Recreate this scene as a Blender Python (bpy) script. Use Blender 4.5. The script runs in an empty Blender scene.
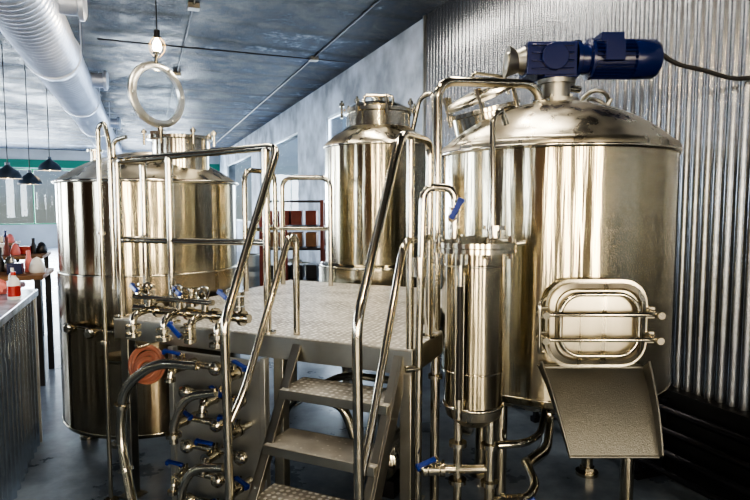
import bpy, bmesh, math, random
from math import sin, cos, pi, radians, sqrt
from mathutils import Vector, Matrix, Euler
random.seed(4)
YAW = radians(21.5); PITCH = radians(4.4); H = 1.65
PA = radians(24.27)
scene = bpy.context.scene

# ---------------------------------------------------------------- frames
def frame_matrix(fr):
    if fr == 'R': return Matrix.Identity(4)
    C = Matrix.Rotation(-YAW, 4, 'Z')
    if fr == 'C': return C
    return C @ Matrix.Translation((0.16, 2.46, 0)) @ Matrix.Rotation(-PA, 4, 'Z')

# ---------------------------------------------------------------- materials
MATS = {}
def newmat(name):
    m = bpy.data.materials.new(name); m.use_nodes = True
    nt = m.node_tree; b = nt.nodes['Principled BSDF']
    MATS[name] = m
    return m, nt, b
def mat(name, col, metal=0, rough=.5, emit=None, es=0, bump=0, bscale=50, var=0, vscale=4, trans=0, alpha=1):
    m, nt, b = newmat(name)
    b.inputs['Base Color'].default_value = (*col, 1)
    b.inputs['Metallic'].default_value = metal
    b.inputs['Roughness'].default_value = rough
    if trans: b.inputs['Transmission Weight'].default_value = trans
    if alpha < 1: b.inputs['Alpha'].default_value = alpha
    if emit:
        b.inputs['Emission Color'].default_value = (*emit, 1); b.inputs['Emission Strength'].default_value = es
    tc = nt.nodes.new('ShaderNodeTexCoord')
    if var:
        n = nt.nodes.new('ShaderNodeTexNoise'); n.inputs['Scale'].default_value = vscale; n.inputs['Detail'].default_value = 6
        nt.links.new(tc.outputs['Object'], n.inputs['Vector'])
        r = nt.nodes.new('ShaderNodeValToRGB')
        r.color_ramp.elements[0].position = .35; r.color_ramp.elements[1].position = .68
        r.color_ramp.elements[0].color = (*[c*(1-var) for c in col], 1)
        r.color_ramp.elements[1].color = (*[min(1, c*(1+var)) for c in col], 1)
        nt.links.new(n.outputs['Fac'], r.inputs['Fac']); nt.links.new(r.outputs['Color'], b.inputs['Base Color'])
    if bump:
        n2 = nt.nodes.new('ShaderNodeTexNoise'); n2.inputs['Scale'].default_value = bscale; n2.inputs['Detail'].default_value = 4
        nt.links.new(tc.outputs['Object'], n2.inputs['Vector'])
        bp = nt.nodes.new('ShaderNodeBump'); bp.inputs['Strength'].default_value = bump; bp.inputs['Distance'].default_value = .01
        nt.links.new(n2.outputs['Fac'], bp.inputs['Height']); nt.links.new(bp.outputs['Normal'], b.inputs['Normal'])
    return m
def tank_steel(name, col, rough, aniso=.8, wav=.2):
    m, nt, b = newmat(name)
    b.inputs['Metallic'].default_value = 1
    tc = nt.nodes.new('ShaderNodeTexCoord')
    if aniso:
        b.inputs['Anisotropic'].default_value = aniso
        b.inputs['Anisotropic Rotation'].default_value = .25
        tg = nt.nodes.new('ShaderNodeTangent'); tg.direction_type = 'RADIAL'; tg.axis = 'Z'
        nt.links.new(tg.outputs['Tangent'], b.inputs['Tangent'])
    mp = nt.nodes.new('ShaderNodeMapping'); mp.inputs['Scale'].default_value = (7, 7, .35)
    n = nt.nodes.new('ShaderNodeTexNoise'); n.inputs['Scale'].default_value = 1.5; n.inputs['Detail'].default_value = 4
    nt.links.new(tc.outputs['Object'], mp.inputs['Vector']); nt.links.new(mp.outputs['Vector'], n.inputs['Vector'])
    mr = nt.nodes.new('ShaderNodeMapRange'); mr.inputs['From Min'].default_value = .3; mr.inputs['From Max'].default_value = .7
    mr.inputs['To Min'].default_value = rough*.7; mr.inputs['To Max'].default_value = rough*1.35
    nt.links.new(n.outputs['Fac'], mr.inputs['Value']); nt.links.new(mr.outputs['Result'], b.inputs['Roughness'])
    r = nt.nodes.new('ShaderNodeValToRGB')
    r.color_ramp.elements[0].position = .32; r.color_ramp.elements[0].color = (*[c*.82 for c in col], 1)
    r.color_ramp.elements[1].position = .66; r.color_ramp.elements[1].color = (*[min(1, c*1.1) for c in col], 1)
    nt.links.new(n.outputs['Fac'], r.inputs['Fac']); nt.links.new(r.outputs['Color'], b.inputs['Base Color'])
    if wav:
        bp = nt.nodes.new('ShaderNodeBump'); bp.inputs['Strength'].default_value = wav; bp.inputs['Distance'].default_value = .02
        nt.links.new(n.outputs['Fac'], bp.inputs['Height']); nt.links.new(bp.outputs['Normal'], b.inputs['Normal'])
    return m
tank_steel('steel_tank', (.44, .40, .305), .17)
tank_steel('steel_tank_brown_refl', (.37, .315, .23), .19)  # darker and browner: brown room reflections put into the base colour
tank_steel('steel_dome', (.50, .465, .385), .3, 0, 0)
mat('steel_pipe', (.55, .515, .43), 1, .15)
mat('steel_bright', (.74, .73, .68), 1, .28)
mat('steel_dull', (.40, .39, .35), 1, .36, var=.15)
mat('steel_chute', (.25, .25, .235), 1, .42, bump=.3, bscale=260)
mat('steel_board', (.38, .40, .41), .7, .42, var=.12)
mat('steel_dark', (.07, .07, .08), 1, .4)
mat('blue_paint', (.006, .014, .085), 0, .25)
mat('blue_handle', (.005, .03, .24), 0, .3)
mat('black_rubber', (.012, .012, .014), 0, .5)
mat('black_paint', (.02, .02, .024), 0, .4)
mat('shade_paint', (.05, .07, .10), .3, .3)
mat('red_plastic', (.4, .025, .015), 0, .35)
mat('rust_red', (.15, .03, .018), 0, .5, var=.3)
mat('pink_plastic', (.7, .2, .18), 0, .4)
mat('orange_hose', (.8, .38, .28), 0, .2, trans=.6)
mat('white_plastic', (.75, .75, .75), 0, .35)
mat('cardboard', (.35, .23, .12), 0, .8, var=.1)
mat('green_paint', (.02, .32, .16), 0, .4)
mat('brass', (.55, .4, .18), 1, .3)
mat('duct_metal', (.66, .72, .84), .45, .38, var=.08, vscale=3)
mat('curb_black', (.010, .011, .013), 0, .5, bump=.3, bscale=15, var=.4)
mat('wall_concrete', (.42, .47, .55), 0, .7, bump=.7, bscale=8, var=.42, vscale=1.8)
mat('wall_far', (.6, .64, .68), 0, .7, var=.12, vscale=1)
mat('far_teal', (.03, .25, .18), 0, .6)
mat('counter_stone', (.26, .32, .42), 0, .2, var=.25, vscale=9)
mat('bulb_glow', (1, .8, .5), 0, .4, emit=(1, .72, .4), es=25)
mat('fill_tube_glow', (1, .95, .85), 0, .4, emit=(1, .9, .75), es=8)  # tubes of the added ceiling fixtures
mat('frame_white', (.7, .75, .8), 0, .5)
mat('frame_dark', (.03, .035, .04), 0, .4)
mat('clear_glass', (.9, .95, .98), 0, .03, trans=1)
mat('wood_brown', (.22, .11, .05), 0, .5, var=.3)

# brick (warm) for the street side and left wall
m, nt, b = newmat('wall_brick')
tc = nt.nodes.new('ShaderNodeTexCoord')
sx = nt.nodes.new('ShaderNodeSeparateXYZ'); cx = nt.nodes.new('ShaderNodeCombineXYZ'); ad = nt.nodes.new('ShaderNodeMath'); ad.operation = 'ADD'
nt.links.new(tc.outputs['Object'], sx.inputs[0]); nt.links.new(sx.outputs[0], ad.inputs[0]); nt.links.new(sx.outputs[1], ad.inputs[1])
nt.links.new(ad.outputs[0], cx.inputs[0]); nt.links.new(sx.outputs[2], cx.inputs[1])
br = nt.nodes.new('ShaderNodeTexBrick'); br.inputs['Scale'].default_value = 4.5
br.inputs['Color1'].default_value = (.075, .033, .016, 1); br.inputs['Color2'].default_value = (.12, .055, .025, 1); br.inputs['Mortar'].default_value = (.09, .075, .06, 1)
nt.links.new(cx.outputs[0], br.inputs['Vector']); nt.links.new(br.outputs['Color'], b.inputs['Base Color']); b.inputs['Roughness'].default_value = .85

# window pane: mostly clear
m, nt, b = newmat('window_pane'); nt.nodes.remove(b)
o = nt.nodes['Material Output']; t = nt.nodes.new('ShaderNodeBsdfTransparent'); g = nt.nodes.new('ShaderNodeBsdfGlossy')
g.inputs['Roughness'].default_value = .02
mx = nt.nodes.new('ShaderNodeMixShader'); mx.inputs[0].default_value = .04
nt.links.new(t.outputs[0], mx.inputs[1]); nt.links.new(g.outputs[0], mx.inputs[2]); nt.links.new(mx.outputs[0], o.inputs[0])

# ceiling: painted dark-blue concrete, scuffed and speckled
m, nt, b = newmat('ceiling_blue')
tc = nt.nodes.new('ShaderNodeTexCoord')
n = nt.nodes.new('ShaderNodeTexNoise'); n.inputs['Scale'].default_value = 4.2; n.inputs['Detail'].default_value = 15; n.inputs['Roughness'].default_value = .95
n.inputs['Distortion'].default_value = .3
nt.links.new(tc.outputs['Object'], n.inputs['Vector'])
nb = nt.nodes.new('ShaderNodeTexNoise'); nb.inputs['Scale'].default_value = .9; nb.inputs['Detail'].default_value = 8; nb.inputs['Roughness'].default_value = .65
nt.links.new(tc.outputs['Object'], nb.inputs['Vector'])
av = nt.nodes.new('ShaderNodeMath'); av.operation = 'MULTIPLY_ADD'; av.inputs[1].default_value = .4
nt.links.new(nb.outputs['Fac'], av.inputs[0])
hf = nt.nodes.new('ShaderNodeMath'); hf.operation = 'MULTIPLY'; hf.inputs[1].default_value = .6
nt.links.new(n.outputs['Fac'], hf.inputs[0]); nt.links.new(hf.outputs[0], av.inputs[2])
r = nt.nodes.new('ShaderNodeValToRGB'); cr = r.color_ramp
cr.elements[0].position = .47; cr.elements[0].color = (.005, .009, .022, 1)
cr.elements[1].position = .60; cr.elements[1].color = (.60, .67, .77, 1)
e = cr.elements.new(.535); e.color = (.045, .07, .125, 1)
nt.links.new(av.outputs[0], r.inputs['Fac'])
wv = nt.nodes.new('ShaderNodeTexWave'); wv.bands_direction = 'Y'; wv.inputs['Scale'].default_value = .35; wv.inputs['Distortion'].default_value = 2.5; wv.inputs['Detail'].default_value = 4
nt.links.new(tc.outputs['Object'], wv.inputs['Vector'])
r2 = nt.nodes.new('ShaderNodeValToRGB'); r2.color_ramp.elements[0].position = .0; r2.color_ramp.elements[0].color = (.3, .3, .3, 1)
r2.color_ramp.elements[1].position = .2; r2.color_ramp.elements[1].color = (1, 1, 1, 1)
nt.links.new(wv.outputs['Fac'], r2.inputs['Fac'])
mm = nt.nodes.new('ShaderNodeMix'); mm.data_type = 'RGBA'; mm.blend_type = 'MULTIPLY'; mm.inputs[0].default_value = 1
nt.links.new(r.outputs['Color'], mm.inputs[6]); nt.links.new(r2.outputs['Color'], mm.inputs[7])
nt.links.new(mm.outputs[2], b.inputs['Base Color'])
b.inputs['Specular IOR Level'].default_value = .28
mr = nt.nodes.new('ShaderNodeMapRange'); mr.inputs['From Min'].default_value = .45; mr.inputs['From Max'].default_value = .6; mr.inputs['To Min'].default_value = .3; mr.inputs['To Max'].default_value = .8
nt.links.new(av.outputs[0], mr.inputs['Value']); nt.links.new(mr.outputs['Result'], b.inputs['Roughness'])
bp = nt.nodes.new('ShaderNodeBump'); bp.inputs['Strength'].default_value = 1; bp.inputs['Distance'].default_value = .08
nt.links.new(n.outputs['Fac'], bp.inputs['Height']); nt.links.new(bp.outputs['Normal'], b.inputs['Normal'])

# floor: polished blue grey concrete
m, nt, b = newmat('floor_concrete')
tc = nt.nodes.new('ShaderNodeTexCoord')
n = nt.nodes.new('ShaderNodeTexNoise'); n.inputs['Scale'].default_value = 2.2; n.inputs['Detail'].default_value = 10; n.inputs['Roughness'].default_value = .65
nt.links.new(tc.outputs['Object'], n.inputs['Vector'])
r = nt.nodes.new('ShaderNodeValToRGB'); cr = r.color_ramp
cr.elements[0].position = .35; cr.elements[0].color = (.06, .078, .11, 1)
cr.elements[1].position = .7; cr.elements[1].color = (.26, .32, .41, 1)
nt.links.new(n.outputs['Fac'], r.inputs['Fac']); nt.links.new(r.outputs['Color'], b.inputs['Base Color'])
mr = nt.nodes.new('ShaderNodeMapRange'); mr.inputs['To Min'].default_value = .12; mr.inputs['To Max'].default_value = .5
nt.links.new(n.outputs['Fac'], mr.inputs['Value']); nt.links.new(mr.outputs['Result'], b.inputs['Roughness'])

# corrugated galvanised
def galv(name, col, rough, metal=.95):
    m, nt, b = newmat(name)
    tc = nt.nodes.new('ShaderNodeTexCoord')
    v = nt.nodes.new('ShaderNodeTexVoronoi'); v.inputs['Scale'].default_value = 30
    nt.links.new(tc.outputs['Object'], v.inputs['Vector'])
    mx = nt.nodes.new('ShaderNodeMix'); mx.data_type = 'RGBA'
    mx.inputs[6].default_value = (*[c*.88 for c in col], 1); mx.inputs[7].default_value = (*[min(1, c*1.1) for c in col], 1)
    nt.links.new(v.outputs['Color'], mx.inputs[0]); nt.links.new(mx.outputs[2], b.inputs['Base Color'])
    b.inputs['Metallic'].default_value = metal; b.inputs['Roughness'].default_value = rough
galv('galvanised', (.26, .28, .315), .27)
galv('galvanised_bar', (.55, .64, .76), .26, .9)

# checker plate (platform / treads)
m, nt, b = newmat('tread_plate')
tc = nt.nodes.new('ShaderNodeTexCoord')
v = nt.nodes.new('ShaderNodeTexVoronoi'); v.inputs['Scale'].default_value = 32; v.inputs['Randomness'].default_value = .3
nt.links.new(tc.outputs['Object'], v.inputs['Vector'])
r = nt.nodes.new('ShaderNodeValToRGB'); r.color_ramp.elements[0].position = .24; r.color_ramp.elements[0].color = (1, 1, 1, 1)
r.color_ramp.elements[1].position = .4; r.color_ramp.elements[1].color = (0, 0, 0, 1)
nt.links.new(v.outputs['Distance'], r.inputs['Fac'])
ns = nt.nodes.new('ShaderNodeTexNoise'); ns.inputs['Scale'].default_value = 5; ns.inputs['Detail'].default_value = 6
nt.links.new(tc.outputs['Object'], ns.inputs['Vector'])
rs = nt.nodes.new('ShaderNodeValToRGB'); rs.color_ramp.elements[0].position = .35; rs.color_ramp.elements[0].color = (.34, .33, .31, 1)
rs.color_ramp.elements[1].position = .65; rs.color_ramp.elements[1].color = (.64, .63, .60, 1)
nt.links.new(ns.outputs['Fac'], rs.inputs['Fac'])
mx = nt.nodes.new('ShaderNodeMix'); mx.data_type = 'RGBA'; mx.inputs[7].default_value = (1, .99, .96, 1)
nt.links.new(r.outputs['Color'], mx.inputs[0]); nt.links.new(rs.outputs['Color'], mx.inputs[6]); nt.links.new(mx.outputs[2], b.inputs['Base Color'])
bp = nt.nodes.new('ShaderNodeBump'); bp.inputs['Strength'].default_value = .7; bp.inputs['Distance'].default_value = .004
nt.links.new(r.outputs['Color'], bp.inputs['Height']); nt.links.new(bp.outputs['Normal'], b.inputs['Normal'])
b.inputs['Metallic'].default_value = .25; b.inputs['Roughness'].default_value = .36

# ---------------------------------------------------------------- mesh toolkit
def axisM(p, ax):
    ax = Vector(ax).normalized()
    q = Vector((0, 0, 1)).rotation_difference(ax)
    return Matrix.Translation(Vector(p)) @ q.to_matrix().to_4x4()

def fillet(pts, bend, n=7):
    pts = [Vector(p) for p in pts]
    out = [pts[0]]
    for i in range(1, len(pts)-1):
        a, b_, c = pts[i-1], pts[i], pts[i+1]
        d1 = (a-b_); d2 = (c-b_)
        l = min(bend, d1.length*.48, d2.length*.48)
        if l < 1e-4 or d1.normalized().dot(d2.normalized()) < -.9995: out.append(b_); continue
        s = b_+d1.normalized()*l; e = b_+d2.normalized()*l
        for k in range(n+1):
            t = k/n
            out.append(s*(1-t)**2+b_*2*t*(1-t)+e*t*t)
    out.append(pts[-1])
    return out

class Part:
    def __init__(s, g, name, mt, bevel=0, angle=40):
        s.g, s.name, s.mt, s.v, s.f, s.bevel, s.angle = g, name, mt, [], [], bevel, angle
    def add(s, vs, fs, M=None):
        o = len(s.v)
        for v in vs:
            v = Vector(v)
            s.v.append(M @ v if M else v)
        for f in fs: s.f.append([i+o for i in f])
        return s
    def lathe(s, prof, M=None, seg=48):
        # supporting rings keep long walls flat-shaded along their length
        pr = [prof[0]]
        for (r0, z0), (r1, z1) in zip(prof, prof[1:]):
            L = math.hypot(r1-r0, z1-z0)
            if L > .1:
                for t in (.004/L, 1-.004/L): pr.append((r0+(r1-r0)*t, z0+(z1-z0)*t))
            pr.append((r1, z1))
        prof = pr
        vs, fs, rings = [], [], []
        for r, z in prof:
            if r < 1e-6: rings.append([len(vs)]); vs.append((0, 0, z))
            else:
                rings.append(list(range(len(vs), len(vs)+seg)))
                vs += [(r*cos(2*pi*k/seg), r*sin(2*pi*k/seg), z) for k in range(seg)]
        for a, b_ in zip(rings, rings[1:]):
            for k in range(seg):
                k2 = (k+1) % seg
                if len(a) == 1 and len(b_) == 1: break
                if len(a) == 1: fs.append([a[0], b_[k], b_[k2]][::-1])
                elif len(b_) == 1: fs.append([a[k], a[k2], b_[0]])
                else: fs.append([a[k], a[k2], b_[k2], b_[k]])
        return s.add(vs, fs, M)
    def cyl(s, p0, p1, r, seg=16, r2=None):
        p0, p1 = Vector(p0), Vector(p1); L = (p1-p0).length
        return s.lathe([(0, 0), (r, 0), (r if r2 is None else r2, L), (0, L)], axisM(p0, p1-p0), seg)
    def tube(s, pts, r, bend=.08, seg=12, closed=False, raw=False):
        P = [Vector(p) for p in pts] if (raw or closed) else fillet(pts, bend)
        n = len(P); vs, fs = [], []
        tan = []
        for i in range(n):
            if closed: t = P[(i+1) % n]-P[i-1]
            else: t = P[min(i+1, n-1)]-P[max(i-1, 0)]
            tan.append(t.normalized())
        up = Vector((0, 0, 1)) if abs(tan[0].z) < .9 else Vector((1, 0, 0))
        x = tan[0].cross(up).normalized()
        for i in range(n):
            if i: x = (tan[i-1].rotation_difference(tan[i])) @ x
            x = (x-tan[i]*x.dot(tan[i])).normalized()
            y = tan[i].cross(x)
            vs += [P[i]+x*r*cos(2*pi*k/seg)+y*r*sin(2*pi*k/seg) for k in range(seg)]
        m_ = n if closed else n-1
        for i in range(m_):
            j = (i+1) % n
            for k in range(seg):
                k2 = (k+1) % seg
                fs.append([i*seg+k, i*seg+k2, j*seg+k2, j*seg+k])
        if not closed:
            fs.append(list(range(seg))[::-1]); fs.append([(n-1)*seg+k for k in range(seg)])
        return s.add(vs, fs)
    def box(s, c, d, rz=0, M=None):
        x, y, z = d[0]/2, d[1]/2, d[2]/2
        vs = [(i*x, j*y, k*z) for i in (-1, 1) for j in (-1, 1) for k in (-1, 1)]
        fs = [[0, 1, 3, 2], [4, 6, 7, 5], [0, 4, 5, 1], [2, 3, 7, 6], [0, 2, 6, 4], [1, 5, 7, 3]]
        T = Matrix.Translation(Vector(c)) @ Matrix.Rotation(rz, 4, 'Z')
        if M: T = M @ T
        return s.add(vs, fs, T)
    def prism(s, poly, z0, z1, M=None):
        n = len(poly)
        vs = [(x, y, z0) for x, y in poly]+[(x, y, z1) for x, y in poly]
        fs = [list(range(n))[::-1], list(range(n, 2*n))]+[[i, (i+1) % n, n+(i+1) % n, n+i] for i in range(n)]
        return s.add(vs, fs, M)
    def torus(s, c, ax, R, r, seg=40, sg=10):
        M = axisM(c, ax)
        vs, fs = [], []
        for i in range(seg):
            a = 2*pi*i/seg
            for k in range(sg):
                b_ = 2*pi*k/sg
                vs.append(((R+r*cos(b_))*cos(a), (R+r*cos(b_))*sin(a), r*sin(b_)))
        for i in range(seg):
            for k in range(sg):
                fs.append([i*sg+k, ((i+1) % seg)*sg+k, ((i+1) % seg)*sg+(k+1) % sg, i*sg+(k+1) % sg])
        return s.add(vs, fs, M)
    def loft(s, loops, M=None, cap0=True, cap1=True):
        n = len(loops[0]); vs = [p for l in loops for p in l]; fs = []
        for j in range(len(loops)-1):
            for k in range(n):
                fs.append([j*n+k, j*n+(k+1) % n, (j+1)*n+(k+1) % n, (j+1)*n+k])
        if cap0: fs.append(list(range(n))[::-1])
        if cap1: fs.append([(len(loops)-1)*n+k for k in range(n)])
        return s.add(vs, fs, M)

class Group:
    def __init__(s, name, fr='C', origin=(0, 0, 0)):
        s.name, s.fr, s.o, s.parts = name, fr, Vector(origin), {}
    def p(s, name, mt, bevel=0, angle=40):
        if name not in s.parts: s.parts[name] = Part(s, name, mt, bevel, angle)
        return s.parts[name]
    def build(s):
        W = frame_matrix(s.fr) @ Matrix.Translation(s.o)
        ps = [p for p in s.parts.values() if p.v]
        root = None
        if len(ps) > 1:
            root = bpy.data.objects.new(s.name, None); root.empty_display_size = .1
            scene.collection.objects.link(root); root.matrix_world = W
        for p in ps:
            me = bpy.data.meshes.new(p.name)
            me.from_pydata([v-s.o for v in p.v], [], p.f); me.validate(); me.update()
            bm = bmesh.new(); bm.from_mesh(me); bmesh.ops.recalc_face_normals(bm, faces=bm.faces); bm.to_mesh(me); bm.free()
            me.materials.append(MATS[p.mt])
            for pl in me.polygons: pl.use_smooth = True
            me.set_sharp_from_angle(angle=radians(p.angle))
            ob = bpy.data.objects.new(p.name if root else s.name, me)
            scene.collection.objects.link(ob)
            if root: ob.parent = root
            else: ob.matrix_world = W
            if p.bevel:
                bv = ob.modifiers.new('bevel', 'BEVEL'); bv.width = p.bevel; bv.segments = 2; bv.limit_method = 'ANGLE'
        return root

def rrect(w, h, r, n=6):
    pts = []
    for cx, cy, a0 in ((w/2-r, h/2-r, 0), (-w/2+r, h/2-r, 90), (-w/2+r, -h/2+r, 180), (w/2-r, -h/2+r, 270)):
        for k in range(n+1):
            a = radians(a0+90*k/n); pts.append((cx+r*cos(a), cy+r*sin(a)))
    return pts

def clampring(P, p, ax, r):
    a = Vector(ax).normalized(); p = Vector(p)
    P.cyl(p-a*.009, p+a*.009, r*1.55, 16)

def valve(g, p, ax, up, lever, r=.022):
    """sanitary butterfly valve with clamps and blue lever"""
    S = g.p('valve_bodies', 'steel_pipe'); Bl = g.p('valve_handles', 'blue_handle', .004)
    p = Vector(p); a = Vector(ax).normalized(); u = Vector(up).normalized(); l = Vector(lever).normalized()
    S.cyl(p-a*.022, p+a*.022, r*1.45, 18)
    clampring(S, p-a*.036, a, r); clampring(S, p+a*.036, a, r)
    S.cyl(p, p+u*(r*1.45+.028), .011, 10)
    S.cyl(p+a*.036+u*r*1.5, p+a*.036+u*(r*1.5+.03), .005, 8)
    top = p+u*(r*1.45+.032)
    S.cyl(top-u*.006, top+u*.006, .017, 12)
    w = l.cross(u).normalized()
    l = u.cross(w).normalized()
    if l.dot(Vector(lever)) < 0: l = -l
    M = Matrix(((l.x, w.x, u.x, top.x), (l.y, w.y, u.y, top.y), (l.z, w.z, u.z, top.z), (0, 0, 0, 1)))
    Bl.box((.040, 0, .010), (.088, .022, .012), M=M)
    Bl.box((.078, 0, .004), (.016, .026, .024), M=M)

# ================================================================= ROOM (frame R)
AW, AL, B0, B1, ZC = 3.05, -7.0, -6.0, 26.0, 3.8
def simple(name, mt, fn, fr='R', bevel=0, origin=(0, 0, 0)):
    g = Group(name, fr, origin); fn(g.p(name, mt, bevel)); g.build()
simple('floor', 'floor_concrete', lambda P: P.box(((AW+AL)/2, (B0+B1)/2, -.1), (AW-AL+.6, B1-B0+.6, .2)))
simple('ceiling', 'ceiling_blue', lambda P: P.box(((AW+AL)/2, (B0+B1)/2, ZC+.1), (AW-AL+.6, B1-B0+.6, .2)))

win_no = [0]
def wall(name, mt, along, fixed, thick, lo, hi, openings, fr_mt='frame_white', energy=300, col=(.85, .93, 1)):
    """along: 'b' -> wall runs in b, fixed a ; openings (s0,s1,z0,z1)"""
    g = Group(name, 'R'); P = g.p(name, mt)
    def blk(s0, s1, z0, z1):
        if s1-s0 < 1e-4 or z1-z0 < 1e-4: return
        c = fixed+thick/2
        if along == 'b': P.box((c, (s0+s1)/2, (z0+z1)/2), (abs(thick), s1-s0, z1-z0))
        else: P.box(((s0+s1)/2, c, (z0+z1)/2), (s1-s0, abs(thick), z1-z0))
    cur = lo
    for s0, s1, z0, z1 in openings:
        blk(cur, s0, 0, ZC); blk(s0, s1, 0, z0); blk(s0, s1, z1, ZC); cur = s1
    blk(cur, hi, 0, ZC)
    g.build()
    for s0, s1, z0, z1 in openings:
        win_no[0] += 1
        c = fixed+thick*.14
        w = Group('window_%d' % win_no[0], 'R', (c, (s0+s1)/2, (z0+z1)/2) if along == 'b' else ((s0+s1)/2, c, (z0+z1)/2))
        F = w.p('frame', fr_mt); G = w.p('pane', 'window_pane')
        def bx(Q, a0, a1, q0, q1, d):
            if along == 'b': Q.box((c, (a0+a1)/2, (q0+q1)/2), (d, a1-a0, q1-q0))
            else: Q.box(((a0+a1)/2, c, (q0+q1)/2), (a1-a0, d, q1-q0))
        t = .04
        bx(F, s0, s1, z0, z0+t, .04); bx(F, s0, s1, z1-t, z1, .04)
        bx(F, s0, s0+t, z0+t, z1-t, .04); bx(F, s1-t, s1, z0+t, z1-t, .04)
        if along == 'a':
            nm = max(1, round((s1-s0)/1.6))
            for k in range(1, nm):
                x = s0+(s1-s0)*k/nm; bx(F, x-.02, x+.02, z0+t, z1-t, .03)
        bx(G, s0+t, s1-t, z0+t, z1-t, .008)
        w.build()
        L = bpy.data.lights.new('daylight', 'AREA'); L.shape = 'RECTANGLE'; L.size = s1-s0; L.size_y = z1-z0
        L.energy = energy*(s1-s0)*(z1-z0)/4; L.color = col
        lo_ = bpy.data.objects.new('daylight_window', L); scene.collection.objects.link(lo_)
        cc = fixed+thick*.35
        lo_.location = (cc, (s0+s1)/2, (z0+z1)/2) if along == 'b' else ((s0+s1)/2, cc, (z0+z1)/2)
        d = Vector((-1 if thick > 0 else 1, 0, 0)) if along == 'b' else Vector((0, -1 if thick > 0 else 1, 0))
        lo_.rotation_euler = d.to_track_quat('-Z', 'Z').to_euler()
wall('wall_right', 'wall_concrete', 'b', AW+.001, .3, B0, B1, [(7.9, 10.1, 1.1, 3.2), (12.2, 16.6, 1.1, 3.2), (18.0, 23.5, 1.1, 3.2)], energy=120, col=(.72, .86, 1))
wall('wall_left', 'wall_brick', 'b', AL, -.3, B0, B1, [(-2.9, -1.9, .7, 3.2), (.6, 1.8, .7, 3.2), (4.4, 5.6, .7, 3.2), (8, 11, .9, 3.2), (12, 15, .9, 3.2), (18, 22, .9, 3.2)], energy=215, col=(.84, .92, 1))  # near windows are unseen, made narrow to streak the tank reflections
wall('wall_back', 'wall_far', 'a', B1, .3, AL-.3, AW+.3, [(-6.8, -2.6, .9, 3.05), (-1.8, 1.8, .9, 3.05)], fr_mt='green_paint', energy=360, col=(.8, .9, 1))
wall('wall_front', 'wall_brick', 'a', B0, -.3, AL-.3, AW+.3, [(-6.0, -4.9, .4, 3.1), (-2.9, -1.9, .4, 3.1), (-.6, .1, .4, 3.1), (1.5, 2.5, .4, 3.1)], fr_mt='frame_dark', energy=350, col=(1, .85, .62))  # unseen windows behind the camera, narrowed and brightened for streaks in the steel
simple('trim_1', 'far_teal', lambda P: P.box(((AW+AL)/2, B1-.03, 3.25), (AW-AL-.02, .05, .3)))

# corrugated sheet on the right wall, above a black kerb
def corr(P, s0, s1, z0, z1, face, pitch, depth, sgn=-1, n=8):
    N = int((s1-s0)/pitch*n); vs, fs = [], []
    for i in range(N+1):
        s = s0+(s1-s0)*i/N
        d = (.5-.5*cos(2*pi*i/n)); d = d*d*(3-2*d)
        x = face+sgn*(depth*d+.004)
        vs += [(x, s, z0), (x, s, z1)]
    for i in range(N): fs.append([2*i, 2*i+2, 2*i+3, 2*i+1])
    P.add(vs, fs)
g = Group('corrugated_wall_panel', 'R', (AW, 0, 2)); P = g.p('corrugated_sheet', 'galvanised', angle=80)
corr(P, B0+.01, 6.13, .52, ZC-.002, AW, .072, .022)
g.p('corner_trim', 'steel_dull').box((AW-.02, 6.14, (ZC+.52)/2), (.038, .03, ZC-.525))
g.build()
simple('baseboard_right', 'curb_black', lambda P: P.box((AW-.045, (B0+6.13)/2, .259), (.088, 6.13-B0-.02, .518)))

# unseen ceiling fixtures, added to brighten the tank domes and deck
def fill_strip(a_, b_, power, ln=1.3):
    g = Group('added_ceiling_strip', 'R', (a_, b_, ZC-.05))
    g.p('housing', 'white_plastic', .004).box((a_, b_, ZC-.03), (.16, ln, .058))
    for s in (-1, 1): g.p('tubes', 'fill_tube_glow').cyl((a_+s*.04, b_-ln/2+.03, ZC-.075), (a_+s*.04, b_+ln/2-.03, ZC-.075), .014, 12)
    for s in (-1, 1): g.p('end_caps', 'white_plastic', .004).box((a_, b_+s*(ln/2-.02), ZC-.07), (.14, .03, .045))
    g.build()
    L = bpy.data.lights.new('fill_strip', 'AREA'); L.shape = 'RECTANGLE'; L.size = .14; L.size_y = ln; L.energy = power; L.color = (1, .9, .74)
    o = bpy.data.objects.new('added_strip_source', L); scene.collection.objects.link(o); o.location = (a_, b_, ZC-.095)
for a_, b_, pw in ((2.0, 2.9, 22), (1.75, 4.75, 26), (.1, 4.2, 24), (.5, 2.3, 18)): fill_strip(a_, b_, pw)

# ================================================================= TANKS
def softdome(R, z, h, n=12):
    Rs = (R*R+h*h)/(2*h); a0 = math.asin(min(1, R/Rs))
    return [(Rs*sin(a0*(1-k/n)), z+h-Rs+Rs*cos(a0*(1-k/n))) for k in range(n+1)]
def foot(g, x, y, z1, r=.028):
    L = g.p('legs', 'steel_pipe')
    L.cyl((x, y, .02), (x, y, z1), r, 16); L.cyl((x, y, 0), (x, y, .02), r*2, 20); L.cyl((x, y, .02), (x, y, .05), r*1.4, 6)

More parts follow.
